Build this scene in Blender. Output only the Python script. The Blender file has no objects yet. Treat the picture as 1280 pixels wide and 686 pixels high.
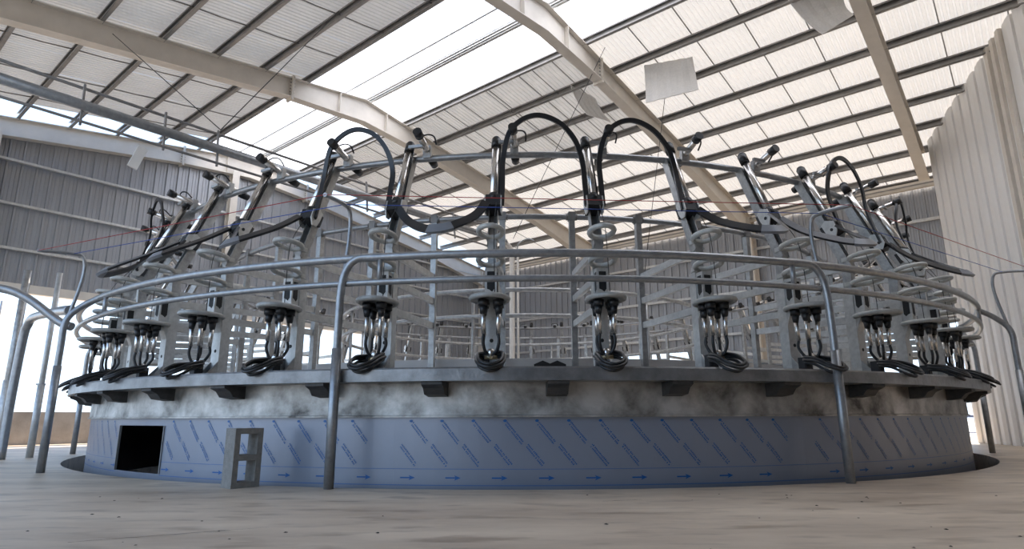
import bpy, math, random
from mathutils import Vector, Matrix
random.seed(7)
PI = math.pi
S = bpy.context.scene
COL = S.collection

# ---------------------------------------------------------------- camera
cam_d = bpy.data.cameras.new('camera')
cam_d.sensor_width = 36.0
cam_d.lens = 770.0 / 1280.0 * 36.0
cam_d.clip_start = 0.05
cam_d.clip_end = 600
cam = bpy.data.objects.new('camera', cam_d)
COL.objects.link(cam)
cam.location = (0, 0, 0.5)
cam.rotation_euler = (math.radians(90 + 13.09), 0, 0)
cam.rotation_euler = (Matrix.Rotation(math.radians(90 + 13.09), 4, 'X') @ Matrix.Rotation(math.radians(-0.2), 4, 'Z')).to_euler()
S.camera = cam

# ---------------------------------------------------------------- world, sun, exposure
wd = bpy.data.worlds.new('sky'); S.world = wd; wd.use_nodes = True
nt = wd.node_tree; nt.nodes.clear()
wo = nt.nodes.new('ShaderNodeOutputWorld'); bg = nt.nodes.new('ShaderNodeBackground')
tc = nt.nodes.new('ShaderNodeTexCoord'); sp = nt.nodes.new('ShaderNodeSeparateXYZ')
rp = nt.nodes.new('ShaderNodeValToRGB')
e = rp.color_ramp.elements
e[0].position = 0.0; e[0].color = (0.66, 0.82, 1.0, 1)
e[1].position = 0.75; e[1].color = (0.30, 0.52, 0.95, 1)
rp.color_ramp.elements.new(0.16).color = (0.56, 0.75, 1.0, 1)
nt.links.new(tc.outputs['Generated'], sp.inputs[0]); nt.links.new(sp.outputs['Z'], rp.inputs[0])
nt.links.new(rp.outputs[0], bg.inputs[0]); bg.inputs[1].default_value = 1.05
nt.links.new(bg.outputs[0], wo.inputs[0])
sun_d = bpy.data.lights.new('sun', 'SUN'); sun_d.energy = 6.6; sun_d.angle = math.radians(0.6)
sun_d.color = (1.0, 0.88, 0.74)
sun = bpy.data.objects.new('sun', sun_d); COL.objects.link(sun)
SUN_AZ, SUN_EL = math.radians(34), math.radians(44)       # where the sun stands
to_sun = Vector((math.sin(SUN_AZ) * math.cos(SUN_EL), math.cos(SUN_AZ) * math.cos(SUN_EL), math.sin(SUN_EL)))
sun.rotation_euler = to_sun.to_track_quat('Z', 'Y').to_euler()
sun.location = to_sun * 40
vs = S.view_settings
vs.view_transform = 'Standard'; vs.look = 'None'; vs.gamma = 1.0; vs.use_curve_mapping = False
vs.exposure = 1.25

# ---------------------------------------------------------------- coordinates
CX, CY = 0.198, 11.278                       # platform centre
AZ = math.radians(40.0)
Uv = Vector((math.sin(AZ), math.cos(AZ), 0))  # across the hall, along the portal frames
Wv = Vector((-math.cos(AZ), math.sin(AZ), 0)) # along the hall, along the purlins
UR, ZR, SL = 7.4, 7.5, 0.15                  # ridge position, height and roof slope
U_EAVE, U_LEFT, W_END = 17.03, -2.2, 15.5
def B(u, w, z): return Uv * u + Wv * w + Vector((0, 0, z))
def roof_z(u): return ZR - SL * abs(u - UR)
def pol(phi, r, z):                           # phi in degrees, 0 towards the camera
    a = math.radians(phi)
    return Vector((CX + r * math.sin(a), CY - r * math.cos(a), z))

# ---------------------------------------------------------------- materials
def mat(name, color, rough=0.5, metal=0.0, noise=0.0, nscale=8.0, bump=0.0, bscale=40.0, col2=None, stretch=None, spec=None):
    m = bpy.data.materials.new(name); m.use_nodes = True
    n = m.node_tree.nodes; l = m.node_tree.links
    p = n['Principled BSDF']
    p.inputs['Base Color'].default_value = (*color, 1); p.inputs['Roughness'].default_value = rough
    p.inputs['Metallic'].default_value = metal
    if spec is not None: p.inputs['Specular IOR Level'].default_value = spec
    co = n.new('ShaderNodeTexCoord'); src = co.outputs['Object']
    if stretch:
        mp = n.new('ShaderNodeMapping'); mp.inputs['Scale'].default_value = stretch
        l.new(src, mp.inputs[0]); src = mp.outputs[0]
    if noise > 0 or col2:
        t = n.new('ShaderNodeTexNoise'); t.inputs['Scale'].default_value = nscale; t.inputs['Detail'].default_value = 5
        t.inputs['Roughness'].default_value = 0.65
        l.new(src, t.inputs['Vector'])
        r = n.new('ShaderNodeValToRGB'); el = r.color_ramp.elements
        el[0].position = 0.33; el[1].position = 0.68
        c2 = col2 if col2 else tuple(c * (1 - noise) for c in color)
        el[0].color = (*c2, 1); el[1].color = (*color, 1)
        l.new(t.outputs['Fac'], r.inputs[0]); l.new(r.outputs[0], p.inputs['Base Color'])
    if bump > 0:
        t2 = n.new('ShaderNodeTexNoise'); t2.inputs['Scale'].default_value = bscale; t2.inputs['Detail'].default_value = 4
        l.new(src, t2.inputs['Vector'])
        b = n.new('ShaderNodeBump'); b.inputs['Strength'].default_value = bump; b.inputs['Distance'].default_value = 0.02
        l.new(t2.outputs['Fac'], b.inputs['Height']); l.new(b.outputs[0], p.inputs['Normal'])
    return m
M = {}
M['galv'] = mat('galvanised_steel', (0.46, 0.46, 0.45), 0.40, 0.6, 0.38, 14, 0.05, 60)
M['galv_light'] = mat('galvanised_bright', (0.62, 0.62, 0.60), 0.42, 0.45, 0.25, 18, 0.04, 70)
M['galv_dark'] = mat('galvanised_dull', (0.30, 0.29, 0.28), 0.55, 0.3, 0.3, 10)
M['pipe'] = mat('galvanised_pipe', (0.38, 0.39, 0.40), 0.38, 0.7, 0.25, 20, 0.05, 60)
M['rim'] = mat('platform_rim_steel', (0.30, 0.30, 0.30), 0.36, 0.6, 0.45, 5, 0.12, 30)
M['plate'] = mat('grey_cast_plate', (0.45, 0.45, 0.43), 0.5, 0.2, 0.25, 20)
M['hoop'] = mat('grey_hoop', (0.56, 0.56, 0.53), 0.5, 0.25, 0.25, 20)
M['chrome'] = mat('stainless', (0.74, 0.71, 0.67), 0.26, 1.0)
M['black'] = mat('black_rubber', (0.016, 0.016, 0.017), 0.42)
M['black_matt'] = mat('black_plastic', (0.022, 0.022, 0.023), 0.6)
M['belt'] = mat('black_flat_hose', (0.018, 0.018, 0.020), 0.34)
M['sleeve'] = mat('grey_sleeve', (0.20, 0.21, 0.23), 0.4)
M['brass'] = mat('brass_fitting', (0.45, 0.36, 0.22), 0.35, 0.8)
M['cream'] = mat('cream_painted_steel', (0.66, 0.61, 0.54), 0.5, 0, 0.12, 3)
M['purlin'] = mat('purlin_steel', (0.30, 0.29, 0.28), 0.5, 0.25, 0.25, 6)
M['loose'] = mat('loose_panel', (0.72, 0.71, 0.69), 0.6, 0, 0.12, 30)
M['clad'] = mat('steel_cladding', (0.34, 0.35, 0.37), 0.42, 0.4, 0.08, 1)
M['clad_white'] = mat('pale_cladding', (0.78, 0.77, 0.75), 0.5, 0.05, 0.05, 1)
M['roof_out'] = mat('roof_sheet_outer', (0.5, 0.5, 0.5), 0.5)
M['film'] = mat('blue_protective_film', (0.28, 0.30, 0.35), 0.3, 0.25, 0.06, 3)
M['ink'] = mat('blue_print', (0.022, 0.12, 0.36), 0.4)
M['ink_text'] = mat('blue_lettering', (0.035, 0.13, 0.34), 0.4)
M['ink2'] = mat('blue_print_line', (0.10, 0.18, 0.38), 0.4)
M['concrete'] = mat('concrete_block', (0.30, 0.28, 0.25), 0.9, 0, 0.25, 25, 0.4, 120)
M['lowwall'] = mat('concrete_wall', (0.36, 0.32, 0.28), 0.9, 0, 0.3, 3, 0.2, 60)
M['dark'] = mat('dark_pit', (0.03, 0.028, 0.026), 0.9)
M['kerb'] = mat('pale_kerb', (0.58, 0.56, 0.54), 0.5, 0, 0.1, 4)
M['dark_steel'] = mat('scorched_bracket', (0.09, 0.085, 0.08), 0.55, 0.3, 0.4, 20)
M['slot'] = mat('slot_black', (0.010, 0.010, 0.010), 0.6)
M['red'] = mat('red_string', (0.35, 0.03, 0.03), 0.7)
M['blue'] = mat('blue_string', (0.03, 0.08, 0.35), 0.7)
M['twine'] = mat('dark_twine', (0.03, 0.03, 0.03), 0.7)
M['steelfence'] = mat('dark_blue_fence', (0.08, 0.10, 0.16), 0.6)
M['white'] = mat('white_card', (0.8, 0.79, 0.76), 0.6)
M['badge'] = mat('turquoise_sticker', (0.02, 0.36, 0.45), 0.4)
M['ground'] = mat('dry_ground', (0.52, 0.46, 0.36), 0.95, 0, 0.3, 0.4)
M['grass'] = mat('dry_grass', (0.42, 0.40, 0.18), 0.95, 0, 0.4, 2)

def floor_mat():
    m = bpy.data.materials.new('concrete_floor'); m.use_nodes = True
    n = m.node_tree.nodes; l = m.node_tree.links; p = n['Principled BSDF']
    co = n.new('ShaderNodeTexCoord')
    mp = n.new('ShaderNodeMapping'); mp.inputs['Scale'].default_value = (0.35, 1.0, 1.0); l.new(co.outputs['Object'], mp.inputs[0])
    a = n.new('ShaderNodeTexNoise'); a.inputs['Scale'].default_value = 1.6; a.inputs['Detail'].default_value = 6; a.inputs['Roughness'].default_value = 0.62
    l.new(mp.outputs[0], a.inputs['Vector'])
    r = n.new('ShaderNodeValToRGB'); el = r.color_ramp.elements
    el[0].position = 0.30; el[0].color = (0.40, 0.31, 0.225, 1); el[1].position = 0.70; el[1].color = (0.70, 0.58, 0.44, 1)
    l.new(a.outputs['Fac'], r.inputs[0])
    s = n.new('ShaderNodeTexNoise'); s.inputs['Scale'].default_value = 7; s.inputs['Detail'].default_value = 6
    l.new(mp.outputs[0], s.inputs['Vector'])
    r2 = n.new('ShaderNodeValToRGB'); q = r2.color_ramp.elements
    q[0].position = 0.33; q[0].color = (0.60, 0.56, 0.52, 1); q[1].position = 0.47; q[1].color = (1, 1, 1, 1)
    l.new(s.outputs['Fac'], r2.inputs[0])
    mx = n.new('ShaderNodeMix'); mx.data_type = 'RGBA'; mx.blend_type = 'MULTIPLY'; mx.inputs[0].default_value = 0.8
    l.new(r.outputs[0], mx.inputs[6]); l.new(r2.outputs[0], mx.inputs[7]); l.new(mx.outputs[2], p.inputs['Base Color'])
    rr = n.new('ShaderNodeMapRange'); rr.inputs[3].default_value = 0.38; rr.inputs[4].default_value = 0.68
    l.new(s.outputs['Fac'], rr.inputs[0]); l.new(rr.outputs[0], p.inputs['Roughness'])
    b = n.new('ShaderNodeBump'); b.inputs['Strength'].default_value = 0.25; b.inputs['Distance'].default_value = 0.02
    l.new(s.outputs['Fac'], b.inputs['Height']); l.new(b.outputs[0], p.inputs['Normal'])
    return m
M['floor'] = floor_mat()

def band_mat():
    # galvanised band with scorched weld stains and rubbed bright patches
    m = bpy.data.materials.new('scorched_band'); m.use_nodes = True
    n = m.node_tree.nodes; l = m.node_tree.links; p = n['Principled BSDF']
    co = n.new('ShaderNodeTexCoord')
    a = n.new('ShaderNodeTexNoise'); a.inputs['Scale'].default_value = 3.4; a.inputs['Detail'].default_value = 7; a.inputs['Roughness'].default_value = 0.6
    a.inputs['Distortion'].default_value = 0.15
    l.new(co.outputs['Object'], a.inputs['Vector'])
    r = n.new('ShaderNodeValToRGB'); el = r.color_ramp.elements
    el[0].position = 0.32; el[0].color = (0.07, 0.062, 0.055, 1); el[1].position = 0.66; el[1].color = (0.60, 0.575, 0.54, 1)
    el.new(0.45).color = (0.30, 0.285, 0.26, 1)
    l.new(a.outputs['Fac'], r.inputs[0]); l.new(r.outputs[0], p.inputs['Base Color'])
    p.inputs['Metallic'].default_value = 0.5; p.inputs['Roughness'].default_value = 0.42
    b = n.new('ShaderNodeBump'); b.inputs['Strength'].default_value = 0.35; b.inputs['Distance'].default_value = 0.03
    l.new(a.outputs['Fac'], b.inputs['Height']); l.new(b.outputs[0], p.inputs['Normal'])
    return m
M['band'] = band_mat()

def sky_mat():
    m = bpy.data.materials.new('translucent_sheet'); m.use_nodes = True
    n = m.node_tree.nodes; l = m.node_tree.links; n.clear()
    o = n.new('ShaderNodeOutputMaterial'); t = n.new('ShaderNodeBsdfTranslucent'); t.inputs[0].default_value = (0.92, 0.92, 0.92, 1)
    d = n.new('ShaderNodeBsdfDiffuse'); d.inputs[0].default_value = (0.8, 0.8, 0.8, 1)
    mx = n.new('ShaderNodeMixShader'); mx.inputs[0].default_value = 0.15
    l.new(t.outputs[0], mx.inputs[1]); l.new(d.outputs[0], mx.inputs[2]); l.new(mx.outputs[0], o.inputs[0])
    return m
M['skylight'] = sky_mat()
def panel_mat(name, col, fac):
    # thin pale fibre panel that lets some daylight through
    m = mat(name, col, 0.6, 0, 0.10, 2.0)
    n = m.node_tree.nodes; l = m.node_tree.links
    t = n.new('ShaderNodeBsdfTranslucent'); t.inputs[0].default_value = (0.90, 0.84, 0.75, 1)
    mx = n.new('ShaderNodeMixShader'); mx.inputs[0].default_value = fac
    l.new(n['Principled BSDF'].outputs[0], mx.inputs[1]); l.new(t.outputs[0], mx.inputs[2]); l.new(mx.outputs[0], n['Material Output'].inputs[0])
    return m
M['panel'] = panel_mat('pale_ceiling_panel', (0.80, 0.78, 0.74), 0.15)
M['panel_grey'] = panel_mat('grey_ceiling_panel', (0.66, 0.66, 0.65), 0.07)

# ---------------------------------------------------------------- mesh helpers
def smooth_path(pts, n=6, closed=False):
    pts = [Vector(p) for p in pts]; out = []
    N = len(pts); seg = N if closed else N - 1
    for i in range(seg):
        if closed: p0, p1, p2, p3 = pts[(i - 1) % N], pts[i], pts[(i + 1) % N], pts[(i + 2) % N]
        else: p0, p1, p2, p3 = pts[max(i - 1, 0)], pts[i], pts[i + 1], pts[min(i + 2, N - 1)]
        for k in range(n):
            t = k / n
            out.append(0.5 * ((2 * p1) + (p2 - p0) * t + (2 * p0 - 5 * p1 + 4 * p2 - p3) * t * t + (3 * p1 - p0 - 3 * p2 + p3) * t ** 3))
    if not closed: out.append(pts[-1])
    return out
class MB:
    def __init__(s): s.v = []; s.f = []; s.sm = []
    def add(s, vs_, fs, smooth=False):
        o = len(s.v); s.v += [tuple(x) for x in vs_]
        for f in fs: s.f.append(tuple(i + o for i in f)); s.sm.append(smooth)
        return s
    def box(s, x0, x1, y0, y1, z0, z1):
        v = [(x, y, z) for z in (z0, z1) for y in (y0, y1) for x in (x0, x1)]
        return s.add(v, [(0, 2, 3, 1), (4, 5, 7, 6), (0, 1, 5, 4), (2, 6, 7, 3), (0, 4, 6, 2), (1, 3, 7, 5)])
    def bar(s, p0, p1, w, h, up=(0, 0, 1)):           # rectangular bar, h measured along up
        p0, p1 = Vector(p0), Vector(p1); d = (p1 - p0).normalized(); up = Vector(up)
        sd = d.cross(up).normalized(); u2 = sd.cross(d).normalized()
        v = []
        for p in (p0, p1):
            for a, b in ((-1, -1), (1, -1), (1, 1), (-1, 1)): v.append(p + sd * a * w / 2 + u2 * b * h / 2)
        return s.add(v, [(3, 2, 1, 0), (4, 5, 6, 7), (0, 1, 5, 4), (1, 2, 6, 5), (2, 3, 7, 6), (3, 0, 4, 7)])
    def sweep(s, pts, prof, closed=False, smooth=True, up0=None, caps=True):
        pts = [Vector(p) for p in pts]; N = len(pts); n = len(prof)
        tang = []
        for i in range(N):
            a = pts[(i - 1) % N] if closed else pts[max(i - 1, 0)]
            b = pts[(i + 1) % N] if closed else pts[min(i + 1, N - 1)]
            tang.append((b - a).normalized())
        t = tang[0]
        if up0 is None: up0 = Vector((0, 0, 1)) if abs(t.z) < 0.9 else Vector((1, 0, 0))
        nn = (Vector(up0) - t * Vector(up0).dot(t)).normalized()
        vs_ = []
        for i in range(N):
            t = tang[i]; nn = (nn - t * nn.dot(t))
            nn = nn.normalized() if nn.length > 1e-6 else t.orthogonal().normalized()
            b = t.cross(nn)
            for (a, c) in prof: vs_.append(pts[i] + nn * a + b * c)
        fs = []
        for i in range(N if closed else N - 1):
            j = (i + 1) % N
            for k in range(n): fs.append((i * n + k, i * n + (k + 1) % n, j * n + (k + 1) % n, j * n + k))
        s.add(vs_, fs, smooth)
        if not closed and caps:
            o = len(s.v) - len(vs_)
            s.f.append(tuple(o + k for k in reversed(range(n)))); s.sm.append(False)
            s.f.append(tuple(o + (N - 1) * n + k for k in range(n))); s.sm.append(False)
        return s
    def tube(s, pts, r, n=8, closed=False):
        return s.sweep(pts, [(r * math.cos(2 * PI * k / n), r * math.sin(2 * PI * k / n)) for k in range(n)], closed)
    def strap(s, pts, w, t, up0):                     # flat belt: w across, t thick along up0
        return s.sweep(pts, [(-t / 2, -w / 2), (t / 2, -w / 2), (t / 2, w / 2), (-t / 2, w / 2)], False, False, up0)
    def cone(s, p0, p1, r0, r1, n=12, caps=True):
        p0, p1 = Vector(p0), Vector(p1); d = (p1 - p0).normalized(); a = d.orthogonal().normalized(); b = d.cross(a)
        v = []
        for p, r in ((p0, r0), (p1, r1)):
            for k in range(n): v.append(p + (a * math.cos(2 * PI * k / n) + b * math.sin(2 * PI * k / n)) * r)
        s.add(v, [(k, (k + 1) % n, n + (k + 1) % n, n + k) for k in range(n)], True)
        if caps:
            o = len(s.v) - 2 * n
            s.f.append(tuple(o + k for k in reversed(range(n)))); s.sm.append(False)
            s.f.append(tuple(o + n + k for k in range(n))); s.sm.append(False)
        return s
    def lathe(s, prof, n=24, c=(0, 0, 0), a0=0, a1=360, closed_prof=False, smooth=False):
        full = abs(a1 - a0 - 360) < 1e-6; cnt = n if full else n + 1; m = len(prof); v = []
        for i in range(cnt):
            a = math.radians(a0 + (a1 - a0) * i / n)
            for r, z in prof: v.append((c[0] + r * math.sin(a), c[1] - r * math.cos(a), c[2] + z))
        fs = []
        for i in range(n):
            j = (i + 1) % cnt
            for k in range(m if closed_prof else m - 1):
                k2 = (k + 1) % m
                fs.append((i * m + k, j * m + k, j * m + k2, i * m + k2))
        return s.add(v, fs, smooth)
    def prism(s, poly, off):                          # poly: list of points, off: extrusion vector
        poly = [Vector(p) for p in poly]; off = Vector(off); n = len(poly)
        v = poly + [p + off for p in poly]
        return s.add(v, [tuple(reversed(range(n))), tuple(range(n, 2 * n))] + [(k, (k + 1) % n, n + (k + 1) % n, n + k) for k in range(n)])
    def mesh(s, name, m):
        me = bpy.data.meshes.new(name); me.from_pydata(s.v, [], s.f)
        me.polygons.foreach_set('use_smooth', s.sm); me.materials.append(M[m] if isinstance(m, str) else m); me.update()
        return me
    def obj(s, name, m, parent=None, loc=None):
        o = bpy.data.objects.new(name, s.mesh(name, m)); COL.objects.link(o)
        if parent: o.parent = parent
        if loc: o.location = loc
        return o
def tag(o, label=None, cat=None, group=None, kind=None):
    if label: o['label'] = label
    if cat: o['category'] = cat
    if group: o['group'] = group
    if kind: o['kind'] = kind
    return o
def thing(name, label, cat, loc=(0, 0, 0), rz=0, group=None, kind=None):
    o = bpy.data.objects.new(name, None); COL.objects.link(o); o.empty_display_size = 0.1
    o.location = loc; o.rotation_euler = (0, 0, rz)
    return tag(o, label, cat, group, kind)
def inst(name, me, parent, loc=None, mtx=None):
    o = bpy.data.objects.new(name, me); COL.objects.link(o)
    if parent: o.parent = parent
    if mtx is not None: o.matrix_local = mtx
    elif loc: o.location = loc
    return o
def children(o): return [c for c in bpy.data.objects if c.parent == o]
def copy_tree(o, parent=None, kids=None):
    c = o.copy(); COL.objects.link(c); c.parent = parent
    for ch in kids[o.name] if kids else children(o): copy_tree(ch, c, kids)
    return c
def kid_map(o, d=None):
    d = {} if d is None else d
    d[o.name] = children(o)
    for c in d[o.name]: kid_map(c, d)
    return d
def basis(o, x, y, z): return Matrix((( x.x, y.x, z.x, o.x), (x.y, y.y, z.y, o.y), (x.z, y.z, z.z, o.z), (0, 0, 0, 1)))

# ================================================================ SETTING
# ---- floor with the round pit of the platform
RGAP = 6.655
mb = MB()
rings = [RGAP, 6.8, 7.2, 8, 9, 10, 11.3, 13, 15, 18, 22, 28]
mb.lathe([(RGAP, -0.6)] + [(r, 0) for r in rings], 120, (CX, CY, 0))
fl = mb.obj('floor', 'floor'); tag(fl, 'dusty beige concrete floor around the round pit', kind='structure')
pit = MB().lathe([(4.0, -0.6), (RGAP, -0.6)], 90, (CX, CY, 0)).obj('pit_bottom', 'dark', fl)
g = MB().add([(-160, -160, -0.7), (160, -160, -0.7), (160, 160, -0.7), (-160, 160, -0.7)], [(0, 1, 2, 3)]).obj('ground', 'ground')
tag(g, 'pale dry ground outside the hall', kind='structure')
def crack(pts, w):
    v = []; f = []
    for i, (x, y) in enumerate(pts):
        ww = w * random.uniform(0.4, 1.2)
        v += [(x, y - ww / 2, 0.002), (x, y + ww / 2, 0.002)]
        if i: f.append((2 * i - 2, 2 * i, 2 * i + 1, 2 * i - 1))
    return MB().add(v, f)
def crk(a, b, n, w):
    crack([(a[0] + (b[0] - a[0]) * i / n + random.uniform(-.004, .004), a[1] + (b[1] - a[1]) * i / n + random.uniform(-.006, .006)) for i in range(n + 1)], w).obj('crack', 'dark', fl)
crk((-1.85, 2.75), (-1.32, 3.02), 24, 0.007); crk((-1.32, 3.02), (-1.15, 3.10), 10, 0.004)
crk((0.55, 3.98), (0.80, 4.06), 14, 0.008)
for i in range(46):
    x, y = random.uniform(-3.2, 3.4), random.uniform(2.55, 4.4); r = random.uniform(0.004, 0.011)
    n = 6; v = [(x + r * random.uniform(.6, 1.3) * math.cos(2 * PI * k / n), y + r * random.uniform(.6, 1.6) * math.sin(2 * PI * k / n), 0.001) for k in range(n)] + [(x, y, r * .5)]
    MB().add(v, [(k, (k + 1) % n, n) for k in range(n)]).obj('dirt_crumb', 'dark', fl)

# ---- portal frames
def sect(mbx, u0, z0, u1, z1, w, width, thick):
    mbx.bar(B(u0, w, z0), B(u1, w, z1), width, thick, (0, 0, 1))
def portal(w, label, u_end=None):
    t = thing('portal_frame', label, 'steel frame', B(U_EAVE - .2, w, 0), 0, 'cream portal frames')
    inv = Matrix.Translation(-B(U_EAVE - .2, w, 0))
    def fin(mbx, name, m='cream'):
        mbx.v = [tuple(inv @ Vector(v)) for v in mbx.v]; return mbx.obj(name, m, t)
    drop = 0.15                                     # rafters hang under the purlins
    apex_d, mid_d, eave_d = 0.52, 0.40, 0.62
    for sgn, ue in ((1, u_end or U_EAVE - .05), (-1, U_LEFT)):
        mbx = MB()
        stations = [(UR, apex_d), (UR + sgn * 1.75, mid_d), (UR + sgn * 6.2, mid_d), (ue, eave_d)]
        for (ua, da), (ub, db) in zip(stations[:-1], stations[1:]):
            za, zb = roof_z(ua) - drop, roof_z(ub) - drop
            # web as a sloped plate of varying depth
            p = [B(ua, w - .008, za), B(ub, w - .008, zb), B(ub, w - .008, zb - db), B(ua, w - .008, za - da)]
            mbx.prism(p, Wv * .016)
            mbx.bar(B(ua, w, za), B(ub, w, zb), 0.20, 0.016)
            mbx.bar(B(ua, w, za - da), B(ub, w, zb - db), 0.20, 0.016)
        fin(mbx, 'rafter')
        us = UR + sgn * 1.72; zs = roof_z(us) - drop
        for du in (-.014, .014):
            fin(MB().bar(B(us + du, w, zs + .05), B(us + du, w, zs - mid_d - .06), 0.21, 0.02, Uv), 'splice_plate')
        for i in range(6):
            for dw in (-.06, .06):
                z = zs - .03 - i * .068
                fin(MB().cone(B(us - .05, w + dw, z), B(us + .05, w + dw, z), .013, .013, 6), 'bolt', 'galv_dark')
        for su in (.62,):
            ux = UR + sgn * su; zx = roof_z(ux) - drop; dd = apex_d - (apex_d - mid_d) * su / 1.75
            for dw in (-.055, .055):
                fin(MB().bar(B(ux, w + dw, zx), B(ux, w + dw, zx - dd), 0.085, 0.012, Uv), 'stiffener')
    for ue in ((U_EAVE - .2, U_LEFT) if not u_end else (U_LEFT,)):
        mbx = MB(); zt = roof_z(ue) - .2
        for du in (-.19, .19): mbx.bar(B(ue + du, w, 0), B(ue + du, w, zt), 0.20, 0.02, Uv)
        mbx.bar(B(ue, w, 0), B(ue, w, zt), 0.016, 0.38, Uv)
        fin(mbx, 'column')
    return t
portal(15.5, 'cream steel portal frame at the far gable, above the grey cladding')
portal(10.5, 'cream steel portal frame crossing above the left half of the platform')
portal(5.5, 'cream steel portal frame crossing the middle of the picture from the top')
portal(1.22, 'cream steel portal frame nearest the white cladding wall on the right', 15.45)

# ---- roof: purlins, panels, skylight sheets (all children of the ceiling)
ceil = thing('ceiling', 'pitched roof with pale ribbed panels between steel purlins', None, (0, 0, 0), 0, None, 'structure')
pur_r = [8.6 + .98 * i for i in range(9)]
pur_l = [6.0 - .9 * i for i in range(10)]
bays = [(10.5, 15.5), (5.5, 10.5), (1.25, 5.5), (-3.2, 1.25), (-8, -3.2)]
purlin_cache = {}
def purlin(u, w0, w1, ht=.15, wd=.06, dz=0, name='purlin', m='purlin'):
    L = round(w1 - w0, 3); key = (L, ht, wd, m)
    if key not in purlin_cache:
        b = MB()                                    # C section, opening downhill
        b.box(0, L, -wd / 2, -wd / 2 + .006, -ht / 2, ht / 2); b.box(0, L, -wd / 2, wd / 2, ht / 2 - .006, ht / 2)
        b.box(0, L, -wd / 2, wd / 2, -ht / 2, -ht / 2 + .006); b.box(0, L, wd / 2 - .005, wd / 2, -ht / 2, -ht / 2 + .03)
        b.box(0, L, wd / 2 - .005, wd / 2, ht / 2 - .03, ht / 2)
        purlin_cache[key] = b.mesh('purlin', m)
    o = B(u, w0, roof_z(u) - .005 - ht / 2 + dz)
    inst(name, purlin_cache[key], ceil, mtx=basis(o, Wv, -Uv, Vector((0, 0, 1))))
for w0, w1 in bays:
    a, b = w0 + (0 if w0 > -8 else 0), w1
    for u in pur_r + pur_l: purlin(u, a, b)
    for u, hh, ww in ((UR + .20, .09, .05), (UR + .10, .07, .03), (UR - .42, .06, .03)): purlin(u, a, b, hh, ww, 0, 'ridge_purlin', 'galv_light')
    purlin(U_EAVE - .08, a, b, .16, .07)
def ribbed(L, Wd, pitch, depth, m, name, flat=.5, thick=0):
    # sheet in the local xy plane: x across the ribs 0..Wd, y along 0..L, ribs rise to +z
    xs = [0]; x = 0; k = 0
    pts = []
    n = max(1, round(Wd / pitch)); p = Wd / n
    for i in range(n):
        x0 = i * p
        pts += [(x0, 0), (x0 + p * flat, 0), (x0 + p * (flat + .12), depth), (x0 + p * .88, depth)]
    pts.append((Wd, 0))
    v = []; f = []
    for i, (x, z) in enumerate(pts):
        v += [(x, 0, z), (x, L, z)]
        if i: f.append((2 * i - 2, 2 * i, 2 * i + 1, 2 * i - 1))
    return MB().add(v, f).mesh(name, m)
def sheet(name, me, p, xdir, ydir, par):
    z = xdir.cross(ydir).normalized()
    return inst(name, me, par, mtx=basis(p, xdir.normalized(), ydir.normalized(), z))
dn_r = (Uv + Vector((0, 0, -SL))).normalized(); dn_l = (-Uv + Vector((0, 0, -SL))).normalized(); k_s = math.sqrt(1 + SL * SL)
pan_cache = {}
def panel_row(u_hi, u_lo, w0, w1, n, kind):
    # panels between two purlins, n across a bay; small gaps show as dark joints
    sgn = 1 if u_lo > u_hi else -1
    pw = (w1 - w0) / n; L = abs(u_lo - u_hi) * k_s + .004; key = (round(L, 3), round(pw, 3), kind)
    if key not in pan_cache:
        pan_cache[key] = ribbed(L, pw, .17 if kind == 's' else .088, .016, {'p': 'panel', 'g': 'panel_grey', 's': 'skylight'}[kind], 'panel', .45)
    dn = dn_r if sgn > 0 else dn_l
    for i in range(n):
        if (round(u_hi, 2), w0, i) in SKIP: continue
        wa = w0 + pw * i
        o = B(u_hi, wa if sgn < 0 else wa + pw, roof_z(u_hi))
        jit = Vector((0, 0, random.uniform(0, .003)))
        sheet('ceiling_panel' if kind in 'pg' else 'skylight_sheet', pan_cache[key], o + jit, Wv if sgn < 0 else -Wv, dn, ceil)
SKIP = set()
for w0, w1, n in ((10.5, 14.85, 5), (5.5, 10.5, 6), (1.25, 5.5, 5), (-3.2, 1.25, 5)):
    for i_, (a, b) in enumerate(zip(pur_r[:-1], pur_r[1:])): panel_row(a, b, w0, w1, n, 'g' if w0 > 5 and i_ < 3 else 'p')
    panel_row(pur_r[-1], U_EAVE, w0, w1, n, 'p')
    for a, b in zip(pur_l[:6], pur_l[1:7]):
        if w0 > 0: panel_row(a, b, w0, w1, n, 'g')
for w0, w1, n in ((10.5, 15.5, 6), (5.5, 10.5, 6), (1.25, 5.5, 5), (-3.2, 1.25, 5)):
    panel_row(UR, pur_r[0], w0, w1, n, 's'); panel_row(UR, pur_l[0], w0, w1, n, 's')
# dark lap strips along the panel joints
for w0, w1, n in ((10.5, 14.85, 5), (5.5, 10.5, 6), (1.25, 5.5, 5), (-3.2, 1.25, 5)):
    for i in range(1, n):
        w = w0 + (w1 - w0) * i / n
        MB().bar(B(pur_r[0], w, roof_z(pur_r[0]) - .006), B(U_EAVE, w, roof_z(U_EAVE) - .006), .018, .010).obj('lap_strip', 'galv_dark', ceil)
# plain sheeting over the bays behind the camera
def plain(ua, ub, w0, w1):
    MB().prism([B(ua, w0, roof_z(ua)), B(ub, w0, roof_z(ub)), B(ub, w1, roof_z(ub)), B(ua, w1, roof_z(ua))], (0, 0, .02)).obj('roof_sheet', 'clad_white', ceil)
plain(pur_l[6] + .05, U_LEFT - .3, -8, 14.85); plain(pur_l[0] + .02, pur_l[6], -8, 1.25); plain(UR, U_EAVE + .3, -8, -3.15); plain(UR, pur_l[0], -8, -3.15)
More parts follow.
